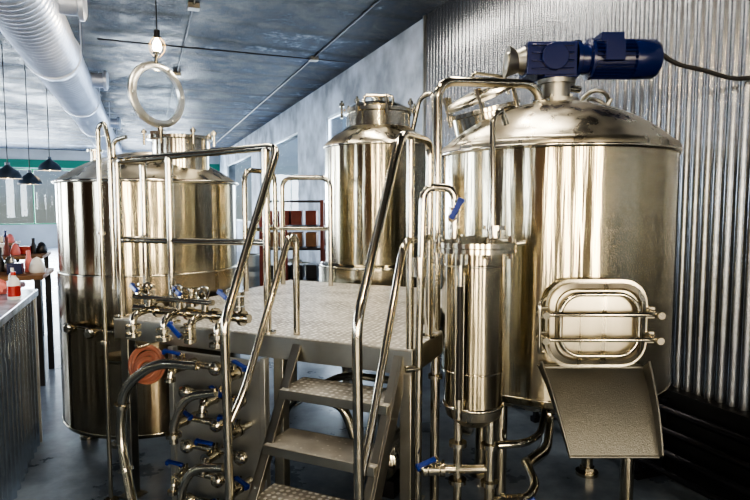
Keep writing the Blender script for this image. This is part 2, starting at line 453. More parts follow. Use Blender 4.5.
# ---- right tank (mash tun)
TX, TY, TR = .975, 3.2, .60
g = Group('mash_tun_tank', 'C', (TX, TY, 0)); M = Matrix.Translation((TX, TY, 0))
S = g.p('shell', 'steel_tank')
S.lathe([(TR-.03, .70), (TR-.008, .712), (TR, .74), (TR, 1.915)], M, 128)
g.p('dished_bottom', 'steel_dome').lathe([(0, .60), (.3, .61), (.48, .65), (TR-.03, .70)], M, 96)
D = g.p('domed_lid', 'steel_dome')
D.lathe([(TR, 1.91), (TR+.016, 1.915), (TR+.018, 1.94), (TR+.004, 1.962)]+softdome(TR-.01, 1.967, .235), M, 128)
T = g.p('weld_rings', 'steel_pipe')
T.torus((TX, TY, 1.92), (0, 0, 1), TR+.008, .012, 96); T.torus((TX, TY, .745), (0, 0, 1), TR, .005, 96)
for a in (40, 140, 220, 320): foot(g, TX+.43*cos(radians(a)), TY+.43*sin(radians(a)), .70, .034)
g.p('bottom_outlet', 'steel_pipe').tube([(TX, TY, .62), (TX, TY, .42), (TX-.1, TY-.3, .40), (TX-.25, TY-.5, .42)], .03, .1)
# round hatch on dome (left) with tilted lid
N = g.p('hatch_neck', 'steel_pipe')
hc = Vector((.63, 3.28, 2.03)); ax = Vector((-.25, -.12, 1)).normalized()
N.lathe([(.175, -.06), (.175, .13), (.205, .135), (.205, .155), (.165, .155), (.165, .0)], axisM(hc, ax), 40)
lid = hc+ax*.2
g.p('hatch_lid', 'steel_dome').lathe([(0, .035), (.1, .03), (.19, .01), (.2, 0), (.2, -.015), (.0, -.015)], axisM(lid+Vector((-.01, 0, .02)), (-.42, -.2, 1)), 40)
for k in range(6):
    a = k*pi/3+.3; q = axisM(hc, ax) @ Vector((.21*cos(a), .21*sin(a), .1)); q2 = axisM(hc, ax) @ Vector((.21*cos(a), .21*sin(a), .24))
    N.cyl(q, q2, .009, 8); N.cyl(q2-ax*.015, q2+ax*.02, .02, 8)
N.tube([hc+Vector((-.12, -.1, .26)), hc+Vector((-.1, -.08, .33)), hc+Vector((.1, .03, .33)), hc+Vector((.12, .05, .24))], .009, .03)
# big CIP pipe arch
Pp = g.p('cip_pipes', 'steel_pipe')
Pp.tube([(.30, 2.85, .012), (.30, 2.85, 2.245), (.82, 3.03, 2.265), (.875, 3.08, 2.12)], .023, .1, 16)
Pp.cyl((.30, 2.85, 0), (.30, 2.85, .012), .05, 20)
for z in (.8, 1.35): clampring(Pp, (.30, 2.85, z), (0, 0, 1), .023)
clampring(Pp, (.862, 3.07, 2.19), (.3, .3, -1), .03)
Pp.tube([(1.05, 3.3, 2.16), (1.05, 3.3, 2.3), (1.15, 3.35, 2.3)], .02, .05)
# agitator pedestal
A = g.p('agitator_mount', 'steel_dull')
A.cyl((TX, TY, 2.17), (TX, TY, 2.215), .12, 32); A.cyl((TX, TY, 2.20), (TX, TY, 2.30), .075, 24); A.cyl((TX, TY, 2.295), (TX, TY, 2.318), .1, 24)
for k in range(6):
    a = k*pi/3; A.cyl((TX+.1*cos(a), TY+.1*sin(a), 2.19), (TX+.1*cos(a), TY+.1*sin(a), 2.23), .012, 6)
# braided hose looped behind the drive
pts = [(1.30+.08*cos(t*.5)*(1+.1*sin(t)), 3.50+.04*sin(t*.7), 2.20+.07*sin(t*.5)+.003*t) for t in range(26)]
g.p('braided_hose', 'steel_dull').tube([(1.22, 3.45, 2.08), (1.3, 3.5, 2.15)]+pts, .012, raw=True)
# rectangular manway facing -Y
Mm = Matrix.Translation((TX+.0, TY-.6, 1.13)) @ Matrix.Rotation(radians(90), 4, 'X')   # local z -> -Y, y -> z
def lp(w, h, r, z): return [(x, y, z) for x, y in rrect(w, h, r)]
W_ = g.p('manway_collar', 'steel_pipe')
W_.loft([lp(.43, .37, .1, -.12), lp(.43, .37, .1, .045), lp(.45, .39, .11, .05), lp(.45, .39, .11, .062), lp(.39, .33, .08, .062), lp(.39, .33, .08, .03)], Mm, False, False)
Dr = g.p('manway_door', 'steel_dome')
Dr.loft([lp(.40, .34, .09, .05), lp(.42, .36, .1, .066), lp(.42, .36, .1, .078), lp(.38, .32, .09, .085), lp(.36, .30, .08, .075), lp(.25, .18, .06, .08)], Mm, False, True)
W_.tube([Mm @ Vector((x, y, .1)) for x, y in rrect(.34, .27, .09, 8)], .010, closed=True)
for y in (-.06, .05):
    W_.tube([Mm @ Vector(q) for q in ((-.26, y, .07), (-.23, y, .12), (.23, y, .12), (.26, y, .07))], .010, .03)
for sx in (-1, 1):
    for y in (-.06, .05):
        W_.cyl(Mm @ Vector((sx*.245, y, .07)), Mm @ Vector((sx*.245, y, .14)), .010, 8)
        W_.cyl(Mm @ Vector((sx*.245, y, .13)), Mm @ Vector((sx*.245, y, .15)), .016, 10)
        W_.box(tuple(Mm @ Vector((sx*.23, y, .04))), (.045, .06, .05))
W_.tube([Mm @ Vector(q) for q in ((-.24, .12, .10), (-.275, .11, .15), (-.275, -.11, .15), (-.24, -.12, .10))], .008, .03)
# spent grain chute, gently curved sheet with folded sides
Ch = g.p('grain_chute', 'steel_chute', angle=30)
prof = [(2.57, .925), (2.50, .86), (2.43, .775), (2.375, .695), (2.33, .615)]
for dlt in (0, .004):
    rows_ = []
    for i, (y, z) in enumerate(prof):
        t = i/4; xl = .735+.065*t; xr = 1.20-.03*t; h = .075*(1-.6*t)
        rows_.append([(xl-.004, y-h*.75, z+h*.55), (xl, y+dlt, z-dlt), (xr, y+dlt, z-dlt), (xr+.004, y-h*.75, z+h*.55)])
    vs = [p for r_ in rows_ for p in r_]; fs = []
    for i in range(4):
        for k in range(3): fs.append([i*4+k, i*4+k+1, (i+1)*4+k+1, (i+1)*4+k])
    Ch.add(vs, fs)
Ch.tube([(.80, 2.33, .615), (1.17, 2.33, .615)], .006)
for j in (0, 3): Ch.tube([r_[j] for r_ in rows_], .005, raw=True)
Ch.box((.968, 2.585, .925), (.465, .04, .008))
g.build()

# ---- agitator drive on top (blue)
g = Group('agitator_motor', 'C', (TX, TY, 2.32))
B = g.p('gearbox', 'blue_paint', .012)
zc = 2.42
B.box((TX-.05, TY, zc-.005), (.26, .19, .17)); B.box((TX, TY, zc-.0775), (.17, .17, .045)); B.cyl((TX-.04, TY-.12, zc), (TX-.04, TY+.12, zc), .07, 28)
for k in range(4): B.box((TX-.05, TY-.1, zc-.06+.04*k), (.22, .02, .008))
Mo = g.p('motor_body', 'blue_paint', 0)
Mx = axisM((TX+.09, TY, zc+.01), (1, 0, 0))
Mo.lathe([(0, 0), (.1, 0), (.1, .02), (.08, .03), (.08, .07), (.108, .075), (.108, .09), (.085, .095), (.085, .30), (.105, .305), (.105, .335), (.103, .42), (.09, .44), (.06, .445), (0, .445)], Mx, 40)
for k in range(28):
    q = Mx @ Matrix.Rotation(2*pi*k/28, 4, 'Z'); Mo.box((.093, 0, .2), (.022, .005, .21), M=q)
Mo.box((TX+.27, TY-.02, zc+.11), (.12, .11, .045)); Mo.box((TX+.27, TY-.10, zc+.03), (.1, .04, .1))
C2 = g.p('hollow_shaft_cap', 'steel_dull')
C2.lathe([(0, 0), (.075, 0), (.06, .03), (.045, .09), (.0, .1)], axisM((TX-.18, TY, zc), (-1, 0, 0)), 28)
C2.lathe([(.03, .0), (.05, .0), (.085, .07), (.08, .07), (.0, .03)], axisM((TX-.20, TY, zc-.01), (-1, 0, .1)), 28)
pts = []
for t in range(25):
    t /= 24
    pts.append((1.50+(2.03-1.50)*t, 3.17-.03*t, 2.47-.15*math.sin(t*pi*.62)-.02*sin(t*9)*(1-t)))
g.p('power_cable', 'black_rubber').tube(pts, .012, raw=True)
g.build()

# ---- left tank
LX, LY, LR = -1.687, 4.40, .637
g = Group('whirlpool_tank', 'C', (LX, LY, 0)); M = Matrix.Translation((LX, LY, 0))
g.p('shell_upper', 'steel_tank').lathe([(LR-.012, 1.19), (LR-.012, 1.80)], M, 128)
g.p('shell_lower', 'steel_tank_brown_refl').lathe([(LR-.03, .085), (LR-.008, .095), (LR, .11), (LR, 1.18), (LR-.012, 1.19)], M, 128)
g.p('bottom', 'steel_dome').lathe([(0, .11), (.45, .10), (LR-.03, .085)], M, 64)
g.p('domed_top', 'steel_dome').lathe([(LR-.012, 1.80), (LR+.003, 1.803), (LR+.003, 1.82), (LR-.015, 1.83)]+softdome(LR-.02, 1.832, .21), M, 128)
T = g.p('weld_rings', 'steel_pipe'); T.torus((LX, LY, 1.812), (0, 0, 1), LR, .011, 96); T.torus((LX, LY, 1.185), (0, 0, 1), LR-.004, .007, 96); T.torus((LX, LY, .12), (0, 0, 1), LR, .006, 96)
for a in (45, 135, 225, 262, 315): foot(g, LX+.5*cos(radians(a)), LY+.5*sin(radians(a)), .11, .03)
N = g.p('manway_neck', 'steel_pipe')
mc = Vector((-1.40, 4.24, 2.01))
N.lathe([(.195, -.12), (.195, .1), (.23, .105), (.23, .125), (.18, .125), (.18, 0)], Matrix.Translation(mc), 48)
for k in range(7):
    a = k*2*pi/7; x, y = mc.x+.242*cos(a), mc.y+.242*sin(a)
    N.cyl((x, y, mc.z+.06), (x, y, mc.z+.17), .009, 8); N.cyl((x, y, mc.z+.14), (x, y, mc.z+.16), .02, 8)
# open glazed lid standing up on its hinge
lc = Vector((-1.49, 4.06, 2.40)); la = Vector((.84, -.55, .05)).normalized()
Rn = g.p('open_lid_ring', 'steel_bright')
Rn.lathe([(.178, -.014), (.205, -.018), (.222, -.008), (.222, .012), (.205, .022), (.174, .022), (.178, -.014)], axisM(lc, la), 56)
for k in range(6):
    q = axisM(lc, la) @ Vector((.198*cos(k*pi/3), .198*sin(k*pi/3), 0)); Rn.cyl(q-la*.03, q+la*.03, .010, 8)
g.p('lid_glass', 'clear_glass').lathe([(0, -.004), (.18, -.004), (.18, .004), (0, .004)], axisM(lc, la), 40)
N.tube([(lc.x, lc.y, 2.20), (lc.x+.01, lc.y+.02, 2.15), (-1.50, 4.12, 2.13)], .016, .04)
N.box((-1.5, 4.08, 2.13), (.09, .05, .06)); N.cyl((lc.x, lc.y, 2.61), (lc.x, lc.y, 2.68), .012, 8); N.cyl((lc.x, lc.y, 2.67), (lc.x, lc.y, 2.69), .022, 10)
N.cyl((-2.02, 4.25, 1.86), (-2.02, 4.25, 2.04), .03, 16); clampring(N, (-2.02, 4.25, 2.04), (0, 0, 1), .035)
N.tube([(-1.82, 4.1, 1.93), (-1.82, 4.1, 2.10), (-1.72, 4.08, 2.12)], .016, .05)
# front fittings
F = g.p('front_fittings', 'steel_pipe')
for dx, z in ((-.28, .86), (-.12, .84)):
    x = LX+dx; y0 = LY-sqrt(LR**2-dx**2)
    F.tube([(x, y0+.03, z), (x, y0-.1, z)], .02); clampring(F, (x, y0-.1, z), (0, 1, 0), .022)
    F.lathe([(0, 0), (.035, 0), (.035, .02), (.02, .04), (0, .04)], axisM((x, y0-.12, z), (0, -1, 0)), 20)
F.tube([(LX-.36, 3.80, .86), (LX+.02, 3.68, .84)], .012)
F.lathe([(0, 0), (.05, .0), (.1, .018), (.14, .045), (.145, .05), (.1, .025), (0, .008)], Matrix.Translation((LX+.12, 3.60, .66)), 36)
F.tube([(LX+.12, 3.60, .665), (LX+.12, 3.60, .62), (LX+.12, 3.80, .62)], .014, .04)
g.build()

# ---- middle tank
MX_, MY_, MR_ = .03, 5.2, .47
g = Group('brew_kettle_tank', 'C', (MX_, MY_, 0)); M = Matrix.Translation((MX_, MY_, 0))
g.p('shell', 'steel_tank').lathe([(MR_, 1.16), (MR_, 2.14)], M, 128)
g.p('skirt', 'steel_tank').lathe([(MR_+.04, .45), (MR_+.06, .5), (MR_+.06, 1.12), (MR_+.03, 1.145), (MR_, 1.16)], M, 128)
g.p('bottom', 'steel_dome').lathe([(0, .35), (.3, .37), (MR_+.04, .45)], M, 64)
g.p('shoulder', 'steel_dome').lathe([(MR_, 2.14), (MR_+.012, 2.145), (MR_+.01, 2.165), (MR_-.02, 2.20), (.38, 2.26), (.32, 2.29), (.29, 2.32)], M, 96)
N = g.p('neck', 'steel_pipe')
N.lathe([(.28, 2.30), (.28, 2.44), (.31, 2.445), (.31, 2.475), (.29, 2.48), (.2, 2.53), (.0, 2.55)], M, 56)
N.torus((MX_, MY_, 2.15), (0, 0, 1), MR_+.003, .012, 96); N.torus((MX_, MY_, 1.13), (0, 0, 1), MR_+.045, .01, 96)
for k in range(8):
    a = k*pi/4+.2; x, y = MX_+.325*cos(a), MY_+.325*sin(a)
    N.cyl((x, y, 2.4), (x, y, 2.55), .01, 8); N.cyl((x, y, 2.5), (x, y, 2.53), .022, 8)
N.tube([(MX_-.12, MY_-.2, 2.5), (MX_-.12, MY_-.2, 2.57), (MX_+.12, MY_-.2, 2.57), (MX_+.12, MY_-.2, 2.5)], .012, .03)
N.cyl((MX_, MY_, 2.54), (MX_, MY_, 2.59), .04, 16); N.cyl((MX_, MY_, 2.58), (MX_, MY_, 2.6), .06, 16)
N.tube([(MX_+.3, MY_, 2.3), (MX_+.36, MY_-.05, 2.58), (MX_+.47, MY_-.1, 2.62), (MX_+.5, MY_-.1, 1.9)], .02, .06)
for a in (45, 135, 225, 315): foot(g, MX_+.4*cos(radians(a)), MY_+.4*sin(radians(a)), .45, .034)
g.build()

# ================================================================= PLATFORM (frame P: u right, v back)
PZ = 1.03
g = Group('brewing_platform', 'P', (-.86, .8, 0))
outline = [(-1.76, 0), (0, 0), (0, .42), (-.20, .58), (-.20, 1.8), (-1.76, 1.8)]
g.p('deck_plate', 'tread_plate').prism(outline, PZ-.006, PZ)
Fr = g.p('deck_frame', 'steel_dull', .003)
Fr.box((-.88, .02, PZ-.06), (1.76, .04, .106)); Fr.box((-1.74, .92, PZ-.06), (.04, 1.76, .106)); Fr.box((-.98, 1.78, PZ-.06), (1.5, .04, .106))
Fr.box((-.02, .23, PZ-.06), (.04, .38, .106)); Fr.box((-.22, 1.18, PZ-.06), (.04, 1.2, .106)); Fr.box((-.11, .5, PZ-.06), (.25, .04, .1), rz=-.68)
for v in (.6, 1.2): Fr.box((-.96, v, PZ-.05), (1.5, .04, .08))
Lg = g.p('support_posts', 'steel_dull', .004)
for u, v in ((-1.71, .05), (-.70, .05), (-.04, .05), (-1.71, 1.74), (-.24, 1.74), (-.24, .66)):
    Lg.box((u, v, (PZ-.11)/2+.01), (.055, .055, PZ-.13)); Lg.box((u, v, .006), (.11, .11, .012))
R_ = g.p('guard_rails', 'steel_pipe')
r = .019
UL = -1.735
R_.tube([(UL, .22, 1.9), (UL, .03, 1.89), (-.69, .03, 1.925), (-.66, -.42, 1.17), (-.66, -.40, .01)], r, .06, 14)
R_.cyl((-.66, -.40, 0), (-.66, -.40, .012), .045, 20)
R_.tube([(UL, .22, 1.46), (UL, .03, 1.46), (-.76, .03, 1.47)], r*.85, .05)
for u, v, z1 in ((UL, .22, 1.9), (UL, .035, 1.88), (-1.36, .03, 1.90), (-.76, .03, 1.915)):
    R_.cyl((u, v, PZ), (u, v, z1), r, 14); R_.cyl((u, v, PZ), (u, v, PZ+.01), .04, 20)
R_.tube([(-.615, .06, PZ), (-.615, .06, 1.5), (-.615, -.0, 1.5), (-.63, -.34, .86), (-.655, -.40, .75)], r*.85, .06)
# right stair rail
R_.tube([(-.02, .27, PZ), (-.02, .27, 1.94), (-.02, -.09, 1.94), (-.02, -.50, 1.24), (-.02, -.47, .012)], r, .07, 14)
R_.cyl((-.02, -.47, 0), (-.02, -.47, .012), .045, 20); R_.cyl((-.02, .27, PZ), (-.02, .27, PZ+.01), .04, 20)
R_.tube([(-.02, .27, 1.5), (-.02, -.05, 1.5), (-.02, -.40, .78), (-.02, -.47, .66)], r*.85, .07)
R_.cyl((-.02, .02, PZ), (-.02, .02, 1.94), r*.9, 14)
# back-left guard
R_.tube([(-1.70, 1.12, PZ), (-1.70, 1.12, 1.9), (-1.70, 1.5, 1.9), (-1.70, 1.5, PZ)], r, .09)
R_.tube([(-1.66, 1.54, PZ), (-1.66, 1.54, 1.86), (-1.28, 1.62, 1.86), (-1.28, 1.62, PZ)], r, .09)
R_.tube([(-1.70, 1.12, 1.47), (-1.70, 1.5, 1.47), (-1.28, 1.62, 1.47)], r*.8, .04)
g.build()

g = Group('platform_stairs', 'P', (-.3, -.3, 0))
St = g.p('stringers', 'steel_dull', .002)
Mv = Matrix(((0, 0, 1, 0), (1, 0, 0, 0), (0, 1, 0, 0), (0, 0, 0, 1)))
for u0 in (-.60, -.052):
    St.prism([(-.002, 1.0), (-.63, 0), (-.53, 0), (-.002, .84)], u0, u0+.012, Mv)
    St.prism([(-.002, 1.0), (-.63, 0), (-.615, 0), (-.002, .975)], u0, u0+(.045 if u0 < -.3 else -.035), Mv)
Tr = g.p('treads', 'tread_plate', .002)
Te = g.p('tread_edges', 'steel_dull', .002)
for k in range(1, 5):
    z = 1.03-.207*k; v = -(1.0-z)/1.59
    Tr.box((-.32, v+.075, z-.004), (.53, .21, .008)); Te.box((-.32, v-.032, z-.02), (.53, .006, .04)); Te.box((-.32, v+.182, z-.02), (.53, .006, .04))
g.build()

# ---------------- valve manifold: board and upper header
g = Group('valve_manifold', 'P', (-1.05, -.1, 0))
Bd = g.p('back_board', 'steel_board', .003)
Bd.box((-1.035, -.018, .46), (.60, .016, .88)); Bd.box((-1.32, -.02, .46), (.03, .04, .92)); Bd.box((-.75, -.02, .46), (.03, .04, .92))
Hd = g.p('header_pipes', 'steel_pipe')
Hd.tube([(-1.50, -.09, 1.12), (-.78, -.09, 1.12)], .022)
Hd.tube([(-1.45, -.14, 1.19), (-.95, -.14, 1.19)], .014)
for i, u in enumerate((-1.40, -1.2, -1.04, -.88)):
    Hd.tube([(u, -.09, 1.12), (u, -.09, 1.19)], .02); Hd.tube([(u, -.09, 1.12), (u, -.2, 1.11), (u, -.2, 1.0)], .018, .05)
    if i == 2: valve(g, (u, -.2, 1.05), (0, 0, 1), (0, -1, 0), (-.6, 0, .5), .019)
    else: clampring(Hd, (u, -.2, 1.05), (0, 0, 1), .024); clampring(Hd, (u, -.2, 1.01), (0, 0, 1), .024)
    clampring(Hd, (u+.06, -.09, 1.12), (1, 0, 0), .024)
    Hd.torus((u+.02, -.13, 1.23), (0, -1, .4), .032, .006, 20, 8); Hd.cyl((u+.02, -.10, 1.2), (u+.02, -.14, 1.24), .012, 10)
for u in (-1.40, -1.12, -.84): valve(g, (u, -.09, 1.2), (0, 0, 1), (-.3, -.9, .3), (-.9, 0, .35), .019)
rows = (.86, .72, .58, .44, .30, .16)
for j, z in enumerate(rows):
    Hd.tube([(-1.22, -.075, z), (-.84, -.075, z)], .017)
    for i, u in enumerate((-1.17, -.98, -.84)):
        if (i+j) % 2 == 0:
            Hd.tube([(u, -.02, z), (u, -.13, z)], .018)
            valve(g, (u, -.14, z), (0, 1, 0), (.2, -.15, 1), (1 if (i+j) % 4 else -1, -.25, .18*(1-i)), .019)
            Hd.tube([(u, -.14, z), (u, -.19, z), (u, -.20, z-.06)], .018, .04)
            clampring(Hd, (u, -.20, z-.05), (0, 0, 1), .018)
        else:
            Hd.lathe([(0, 0), (.032, 0), (.032, .012), (.02, .025), (0, .03)], axisM((u, -.1, z), (0, -1, 0)), 20)
            clampring(Hd, (u, -.095, z), (0, 1, 0), .022)
# sweeping transfer pipes
Hd.tube([(-1.0, -.2, .90), (-1.22, -.24, .90), (-1.42, -.25, .76), (-1.46, -.25, .5), (-1.34, -.3, .22), (-1.22, -.35, .05), (-1.1, -.35, .03)], .024, .1, 14)
Hd.tube([(-.86, -.24, .80), (-1.02, -.27, .77), (-1.08, -.28, .62), (-1.08, -.28, .54)], .020, .09, 14)
Hd.tube([(-.82, -.25, .46), (-.98, -.28, .44), (-1.04, -.3, .3), (-1.0, -.3, .12), (-.95, -.3, .03)], .020, .09, 14)
for p_, a_ in (((-1.44, -.25, .66), (.1, 0, 1)), ((-1.40, -.275, .35), (-.4, .1, 1)), ((-1.08, -.28, .58), (0, 0, 1))): clampring(Hd, p_, a_, .024)
Hd.cyl((-.95, -.3, 0), (-.95, -.3, .04), .026, 16)
g.build()

g = Group('coiled_hose', 'P', (-1.45, -.1, .85))
Q = g.p('coil', 'orange_hose')
for k in range(6): Q.torus((-1.42+.012*k, -.1-.014*k, .83+.008*(k % 2)), (.35-.16*(k % 4), -1, .15+.13*k), .092-.010*k, .010, 36, 10)
g.p('hanger', 'steel_pipe').tube([(-1.42, -.005, .93), (-1.42, -.16, .93), (-1.42, -.17, .95)], .008, .02)
g.build()

g = Group('cip_riser_pipe', 'P', (-1.8, -.06, 0))
Q = g.p('riser', 'steel_pipe')
Q.tube([(-1.77, -.05, .01), (-1.77, -.05, 2.06), (-1.73, -.045, 2.09), (-1.70, -.04, 1.98), (-1.70, -.04, 1.2)], .012, .05)
Q.cyl((-1.77, -.05, 0), (-1.77, -.05, .012), .04, 16)
for z in (.9, 1.5): clampring(Q, (-1.77, -.05, z), (0, 0, 1), .015)
g.build()

# ---------------- grant / hop filter vessel
GX, GY = .405, 2.36
g = Group('hop_filter_vessel', 'C', (GX, GY, 0)); M = Matrix.Translation((GX, GY, 0))
g.p('vessel_body', 'steel_tank').lathe([(.118, .83), (.118, 1.46)], M, 64)
g.p('vessel_bottom', 'steel_dome').lathe([(0, .745), (.06, .75), (.11, .79), (.118, .83)], M, 56)
Q = g.p('flanges', 'steel_pipe')
Q.lathe([(.1, 1.462), (.165, 1.462), (.165, 1.48), (.1, 1.48)], M, 48); Q.lathe([(.1, 1.484), (.165, 1.484), (.165, 1.503), (.13, 1.51), (.0, 1.53)], M, 48)
for k in range(8):
    a = k*pi/4+.2; x, y = GX+.15*cos(a), GY+.15*sin(a); Q.cyl((x, y, 1.44), (x, y, 1.525), .009, 8)
Q.torus((GX, GY, .835), (0, 0, 1), .118, .008, 48); Q.torus((GX, GY, 1.41), (0, 0, 1), .118, .005, 48); Q.torus((GX, GY, .98), (0, 0, 1), .118, .003, 48)
Q.tube([(GX-.07, GY-.095, 1.38), (GX-.08, GY-.145, 1.38)], .012); Q.tube([(GX-.07, GY-.095, .86), (GX-.08, GY-.145, .86)], .012)
Q.tube([(GX-.08, GY-.145, .82), (GX-.08, GY-.145, .9)], .014); Q.tube([(GX-.08, GY-.145, 1.34), (GX-.08, GY-.145, 1.42)], .014)
Q.tube([(GX-.095, GY-.15, .86), (GX-.095, GY-.15, 1.38)], .004); Q.tube([(GX-.065, GY-.15, .86), (GX-.065, GY-.15, 1.38)], .004)
g.p('sight_glass', 'black_rubber').cyl((GX-.08, GY-.145, .9), (GX-.08, GY-.145, 1.34), .009, 14)
Q.tube([(GX-.085, GY, 1.51), (GX-.085, GY, 1.72), (GX-.21, GY, 1.72), (GX-.225, GY, 1.10), (GX-.225, GY+.02, .3)], .016, .05)
valve(g, (GX-.085, GY, 1.60), (0, 0, 1), (-.3, -1, 0), (.5, -.15, 1), .016)
Q.cyl((GX+.07, GY-.03, 1.52), (GX+.07, GY-.03, 1.56), .028, 16); clampring(Q, (GX+.07, GY-.03, 1.56), (0, 0, 1), .03)
Q.tube([(GX+.07, GY-.0, 1.52), (GX+.07, GY+.03, 2.0), (GX+.11, GY+.05, 2.04), (GX+.135, GY+.07, 1.98)], .012, .03)
Q.tube([(GX+.13, GY, 1.49), (GX+.20, GY-.02, 1.5)], .01)
Q.tube([(GX-.06, GY, .78), (GX-.06, GY, .012)], .018); Q.tube([(GX+.07, GY-.02, .78), (GX+.07, GY-.02, .3), (GX+.07, GY-.02, .012)], .022)
for dx, dy in ((-.06, 0), (.07, -.02)):
    Q.cyl((GX+dx, GY+dy, 0), (GX+dx, GY+dy, .012), .05, 20); clampring(Q, (GX+dx, GY+dy, .66), (0, 0, 1), .024); clampring(Q, (GX+dx, GY+dy, .5), (0, 0, 1), .024)
Q.tube([(GX-.225, GY+.02, .55), (GX-.06, GY, .55), (GX+.07, GY-.02, .56)], .018, .02)
Q.tube([(GX+.07, GY-.02, .42), (GX+.22, GY-.03, .43), (GX+.30, GY+.1, .43), (GX+.32, GY+.34, .42)], .02, .07)
Q.tube([(GX+.07, GY-.02, .66), (GX+.22, GY, .66), (GX+.34, GY+.2, .62), (GX+.45, GY+.5, .63)], .016, .07)
valve(g, (GX-.16, GY, .55), (1, 0, 0), (0, -.6, 1), (-.1, -.6, .9), .02)
valve(g, (GX+.16, GY-.025, .42), (1, 0, 0), (0, -1, .3), (1, -.1, .3), .022)
valve(g, (GX+.07, GY-.02, .34), (0, 0, 1), (.4, -1, 0), (-1, -.3, .1), .022)
Q.tube([(GX-.225, GY, .98), (GX-.28, GY-.02, .98)], .014); Q.cyl((GX-.225, GY, 1.36), (GX-.225, GY, 1.44), .03, 16)
g.build()

# ---------------- pump under the platform
g = Group('transfer_pump', 'P', (-.42, .75, 0))
Q = g.p('pump_head', 'steel_pipe'); D_ = g.p('motor', 'steel_dull')
D_.lathe([(0, 0), (.085, 0), (.085, .26), (.07, .28), (0, .28)], axisM((-.42, .7, .2), (0, 1, 0)), 32)
for k in range(20): D_.box((.09, 0, .13), (.02, .005, .22), M=axisM((-.42, .7, .2), (0, 1, 0)) @ Matrix.Rotation(2*pi*k/20, 4, 'Z'))
Q.lathe([(0, 0), (.07, 0), (.1, .02), (.1, .07), (.07, .1), (0, .1)], axisM((-.42, .59, .2), (0, 1, 0)), 36)
Q.tube([(-.42, .62, .2), (-.42, .45, .2), (-.42, .38, .3), (-.52, .36, .6), (-.9, .36, .62)], .024, .08)
Q.tube([(-.42, .63, .28), (-.42, .63, .55), (-.2, .5, .62), (-.12, .3, .62)], .024, .08)
Q.tube([(-.95, .45, .012), (-.95, .45, .5), (-.6, .5, .72), (-.15, .5, .72)], .02, .1)
g.p('base', 'black_paint').box((-.42, .78, .05), (.16, .32, .1))
valve(g, (-.7, .36, .62), (1, 0, 0), (0, -.6, 1), (1, 0, .3), .024)
g.build()
g = Group('floor_hose', 'P', (-.4, .25, 0))
pts = [(-.62+.5*t/40+.08*sin(t*.4), .22+.12*sin(t*.23), .022+.02*(1+sin(t*.5))) for t in range(41)]
g.p('floor_hose', 'black_rubber').tube(pts, .02, raw=True)
g.build()

# ================================================================= wall pipe run on the right (frame R)
g = Group('wall_pipe_run', 'R', (2.88, 2.2, 0))
Q = g.p('pipes', 'steel_dark')
for a_, z, r_ in ((2.90, .42, .024), (2.88, .30, .024), (2.86, .17, .03), (2.74, .12, .02)):
    Q.tube([(a_, -1.0, z), (a_, 5.9, z)], r_)
for b_ in (-.5, .7, 1.75, 2.6, 3.6, 5.0):
    Q.box((2.945, b_, .3), (.03, .04, .34)); Q.box((2.84, b_, .02), (.26, .05, .04)); Q.box((2.93, b_, .16), (.03, .03, .3))
    Q.box((2.74, b_, .06), (.03, .03, .09))
g.build()

# ================================================================= duct, conduits (frame R)
g = Group('spiral_air_duct', 'R', (-.9, 10, 3.4))
da, dz, dr = -.92, 3.36, .28
Du = g.p('duct_tube', 'duct_metal', angle=60)
L_ = 25.7-(-5.7); prof = [(0, 0)]
z = 0
while z < L_:
    prof += [(dr, z), (dr, z+.095), (dr+.006, z+.1), (dr+.006, z+.108), (dr, z+.113)]; z += .115
prof += [(0, L_)]
Du.lathe(prof, axisM((da, -5.7, dz), (0, 1, 0)), 40)
Rg = g.p('couplings', 'duct_metal')
for b_ in (1.5, 4.6, 7.6, 10.6, 13.6, 17, 20):
    Rg.lathe([(dr, -.05), (dr+.02, -.05), (dr+.024, 0), (dr+.02, .05), (dr, .05)], axisM((da, b_, dz), (0, 1, 0)), 40)
    for s in (-1, 1): Rg.cyl((da+s*(dr+.012), b_, dz), (da+s*(dr+.012), b_, ZC), .008, 8)
for b_ in (5.9, 9.3, 14):
    Rg.cyl((da+.1, b_, dz+.06), (da+.44, b_, dz+.06), .10, 28); Rg.lathe([(.10, 0), (.14, .01), (.14, .05), (.1, .07), (0, .05)], axisM((da+.42, b_, dz+.06), (1, 0, 0)), 28)
g.build()
g = Group('ceiling_conduit', 'R', (1, 6, 3.78))
Q = g.p('conduits', 'steel_dark')
for a_ in (.55, 2.35): Q.tube([(a_, -5.5, ZC-.015), (a_, 25, ZC-.015)], .011)
for b_ in (8.4,): Q.tube([(-.5, b_, ZC-.035), (2.9, b_, ZC-.035)], .010)
Jb = g.p('junction_boxes', 'steel_dull', .004)
for a_, b_ in ((.55, 6.7), (2.35, 8.4), (.55, 10.2)): Jb.box((a_, b_, ZC-.03), (.12, .12, .058))
g.build()

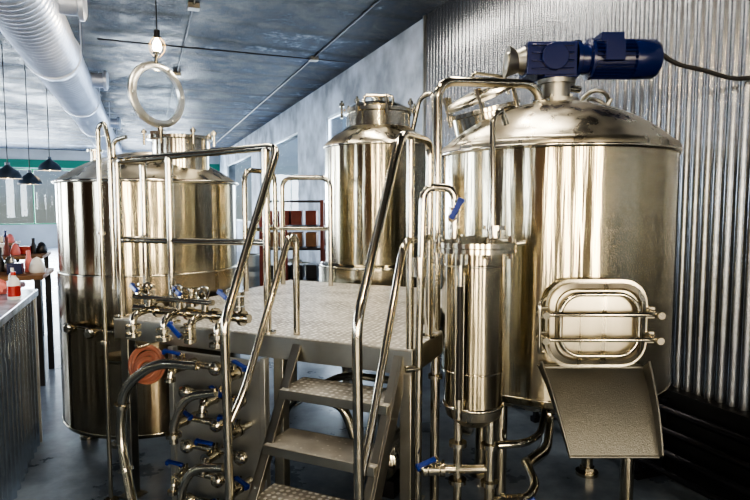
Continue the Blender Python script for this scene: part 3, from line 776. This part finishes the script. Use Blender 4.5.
# ---------------- hanging cage bulb
C = frame_matrix('C')
def bulb(name, x, y, z, power):
    g = Group(name, 'C', (x, y, z))
    g.p('cord', 'black_rubber').tube([(x, y, z+.14), (x, y, ZC-.0)], .006)
    K = g.p('socket', 'black_paint'); K.cyl((x, y, z+.07), (x, y, z+.15), .028, 20); K.cyl((x, y, ZC-.03), (x, y, ZC), .06, 24)
    Cg = g.p('cage', 'brass')
    for k in range(6):
        a = k*pi/3; Cg.tube([(x+.03*cos(a), y+.03*sin(a), z+.08), (x+.085*cos(a), y+.085*sin(a), z+.02), (x+.08*cos(a), y+.08*sin(a), z-.06), (x+.02*cos(a), y+.02*sin(a), z-.12)], .003, .04, 6)
    g.p('glass_bulb', 'bulb_glow').lathe([(0, -.07), (.025, -.062), (.042, -.035), (.045, -.005), (.035, .03), (.018, .06), (.018, .08)], Matrix.Translation((x, y, z)), 24)
    g.build()
    L = bpy.data.lights.new('bulb', 'POINT'); L.energy = power; L.color = (1, .75, .45); L.shadow_soft_size = .05
    o = bpy.data.objects.new('lamp_glow', L); scene.collection.objects.link(o); o.location = C @ Vector((x, y, z-.2))
bulb('added_cage_bulb', -2.19, 6.0, 3.25, 30)
bulb('added_cage_bulb', .15, .3, 3.22, 50)  # extra bulb out of view, added to warm the steel

# ---------------- bar pendants
for i, (x, y, z) in enumerate(((-5.0, 8.0, 2.03), (-5.35, 9.1, 1.99), (-5.2, 9.4, 2.22))):
    g = Group('dome_pendant_lamp', 'C', (x, y, z))
    g.p('shade', 'shade_paint').lathe([(.17, -.02), (.165, .02), (.13, .08), (.06, .13), (.03, .16), (.03, .2), (0, .2)], Matrix.Translation((x, y, z)), 32)
    g.p('shade_inner', 'white_plastic').lathe([(.165, -.018), (.155, .02), (.12, .075), (.05, .12), (0, .12)], Matrix.Translation((x, y, z)), 32)
    g.p('bulb', 'bulb_glow').lathe([(0, -.02), (.03, 0), (.035, .03), (.02, .08), (0, .11)], Matrix.Translation((x, y, z)), 16)
    g.p('cord', 'black_rubber').tube([(x, y, z+.19), (x, y, ZC)], .006)
    g.build()

# ================================================================= bar counter (frame R)
g = Group('bar_counter', 'R', (-1.05, 2.5, 0))
g.p('counter_top', 'counter_stone', .006).box((-1.08, 2.5, 1.045), (.75, 4.22, .05))
g.p('counter_body', 'black_paint').box((-1.08, 2.5, .51), (.64, 4.08, 1.02))
corr(g.p('corrugated_front', 'galvanised_bar', angle=80), .46, 4.54, .0, 1.02, -.75, .11, .028, sgn=1)
g.p('corner_trim', 'steel_dull').box((-.73, 4.555, .51), (.035, .03, 1.02))
g.build()
def bottle(name, a_, b_, z, h=.19, r_=.035, body='white_plastic', label='red_plastic'):
    g = Group(name, 'R', (a_, b_, z)); M = Matrix.Translation((a_, b_, z))
    g.p('bottle', body).lathe([(0, 0), (r_*.95, 0), (r_, .01), (r_, h*.6), (r_*.7, h*.75), (r_*.35, h*.82), (r_*.35, h*.9), (0, h*.9)], M, 24)
    g.p('label', label).lathe([(r_*1.02, h*.12), (r_*1.02, h*.5)], M, 24)
    g.p('cap', label).lathe([(0, h*.88), (r_*.45, h*.88), (r_*.4, h), (0, h)], M, 20)
    g.build()
bottle('cleaner_bottle', -.765, 4.14, 1.07, .17, .036)
bottle('spray_bottle', -.84, 4.52, 1.07, .16, .024, 'steel_dull', 'white_plastic')
g = Group('cardboard_box', 'R', (-1.3, 4.05, 1.07)); Q = g.p('carton', 'cardboard', .003); Q.box((-1.32, 4.05, 1.13), (.2, .24, .12))
g.p('tape', 'white_plastic').box((-1.32, 4.05, 1.1905), (.04, .242, .002)); g.build()
g = Group('plastic_bag', 'R', (-.90, 4.42, 1.07))
Q = g.p('plastic_bag', 'pink_plastic')
loops = []
for j in range(7):
    t = j/6; rr = .06*sin(pi*min(1, .25+t*.72))
    loops.append([(-.90+rr*(1+.18*sin(3*k+j))*cos(2*pi*k/18), 4.42+rr*(1+.15*cos(4*k+j*2))*sin(2*pi*k/18), 1.072+.10*t) for k in range(18)])
Q.loft(loops); g.build()

# ---------------- high tables & clutter beyond the bar
def table(name, a_, b_, w, d, h, mt):
    g = Group(name, 'R', (a_, b_, 0))
    g.p('top', mt, .004).box((a_, b_, h-.02), (w, d, .04))
    for sx in (-1, 1):
        for sy in (-1, 1): g.p('legs', 'black_paint').box((a_+sx*(w/2-.05), b_+sy*(d/2-.05), (h-.04)/2), (.05, .05, h-.04))
    g.build()
mts = ['rust_red', 'pink_plastic', 'steel_dull', 'black_paint', 'pink_plastic', 'white_plastic', 'blue_paint', 'black_paint', 'red_plastic']
TB = [(-1.42, 6.3), (-1.75, 8.6), (-2.6, 11.5)]
for ca, cb in TB: table('high_table', ca, cb, 1.1, .7, 1.02, 'wood_brown')
for ca, cb in TB:
    g = Group('table_supplies', 'R', (ca, cb, 1.0))
    for k in range(12):
        x = ca-.47+.94*k/11; y = cb+random.uniform(-.22, .22); m_ = mts[(k*4+int(cb)) % 9]
        if k % 3 == 1: g.p('jar_'+m_, m_).lathe([(0, 0), (.035, 0), (.035, .10), (.02, .14), (.02, .14+.03*(k % 4)), (0, .14+.03*(k % 4))], Matrix.Translation((x, y, 1.021)), 16)
        elif k % 3 == 2:
            rr = .05+.01*(k % 2)
            g.p('folded_cloth_'+m_, m_).lathe([(0, 0), (rr, 0), (rr*1.2, .03), (rr, .08), (rr*.6, .13), (0, .15)], Matrix.Translation((x, y, 1.021)), 10)
        else: g.p('carton_'+m_, m_, .003).box((x, y, 1.021+.03+.02*(k % 4)), (.09+.03*(k % 2), .12, .06+.04*(k % 4)))
    g.build()
for (a_, b_) in ((-1.2, 5.55), (-1.6, 5.55), (-1.5, 7.8), (-2.0, 7.8), (-2.2, 10.6)):
    g = Group('bar_stool', 'R', (a_, b_, 0))
    g.p('seat', 'rust_red').lathe([(0, .70), (.17, .70), (.18, .72), (.17, .75), (0, .76)], Matrix.Translation((a_, b_, 0)), 28)
    for k in range(4):
        a = pi/4+k*pi/2; g.p('legs', 'black_paint').cyl((a_+.12*cos(a), b_+.12*sin(a), .70), (a_+.2*cos(a), b_+.2*sin(a), 0), .014, 10)
    g.p('legs', 'black_paint').torus((a_, b_, .3), (0, 0, 1), .165, .01); g.build()

# storage rack seen through the gap
g = Group('storage_rack', 'C', (-1.15, 8.2, 0))
K = g.p('rack_frame', 'rust_red')
for x in (-1.55, -.72):
    for y in (7.95, 8.45): K.box((x, y, .86), (.05, .05, 1.72))
K2 = g.p('shelves', 'black_paint')
for z in (.15, .6, 1.05, 1.35, 1.7): K2.box((-1.135, 8.2, z), (.87, .54, .03))
cnt = 0
for x in (-1.42, -1.25, -1.08, -.88):
    for z in (.615, 1.065, 1.365):
        cnt += 1
        g.p(('crates', 'boxes', 'cartons')[cnt % 3], ('rust_red', 'black_paint', 'wood_brown')[cnt % 3], .01).box((x, 8.15, z+.11), (.15, .3, .2))
K.tube([(-1.5, 7.9, .3), (-1.5, 7.86, 1.3), (-1.2, 7.86, 1.42), (-1.2, 7.9, .3)], .018, .1)
g.build()
for (a_, b_) in ((2.5, 9.2), (2.5, 9.9), (2.5, 10.6), (2.0, 12.0)):
    g = Group('beer_keg', 'R', (a_, b_, 0))
    g.p('keg_body', 'steel_dull').lathe([(0, .03), (.15, .04), (.195, .1), (.2, .2), (.19, .3), (.2, .42), (.195, .52), (.14, .57), (0, .58)], Matrix.Translation((a_, b_, 0)), 36)
    g.p('keg_rims', 'steel_dull').lathe([(.19, .0), (.2, .0), (.2, .1), (.19, .1)], Matrix.Translation((a_, b_, 0)), 36).lathe([(.19, .5), (.2, .5), (.195, .64), (.18, .65), (.185, .62)], Matrix.Translation((a_, b_, 0)), 36)
    g.build()

# ================================================================= world, camera
w = bpy.data.worlds.new('World'); scene.world = w; w.use_nodes = True
nt = w.node_tree; bg = nt.nodes['Background']
sky = nt.nodes.new('ShaderNodeTexSky'); sky.sky_type = 'HOSEK_WILKIE'
sky.sun_direction = (0.3, .5, .8); sky.turbidity = 3
nt.links.new(sky.outputs['Color'], bg.inputs['Color']); bg.inputs['Strength'].default_value = 1.5

cam = bpy.data.cameras.new('Camera'); cam.lens = 28; cam.sensor_width = 36; cam.clip_end = 200
co = bpy.data.objects.new('Camera', cam); scene.collection.objects.link(co)
co.location = (0, 0, H); co.rotation_euler = (radians(90)-PITCH, 0, -YAW)
scene.camera = co
try:
    scene.view_settings.view_transform = 'AgX'; scene.view_settings.look = 'AgX - High Contrast'
except Exception as e: print(e)
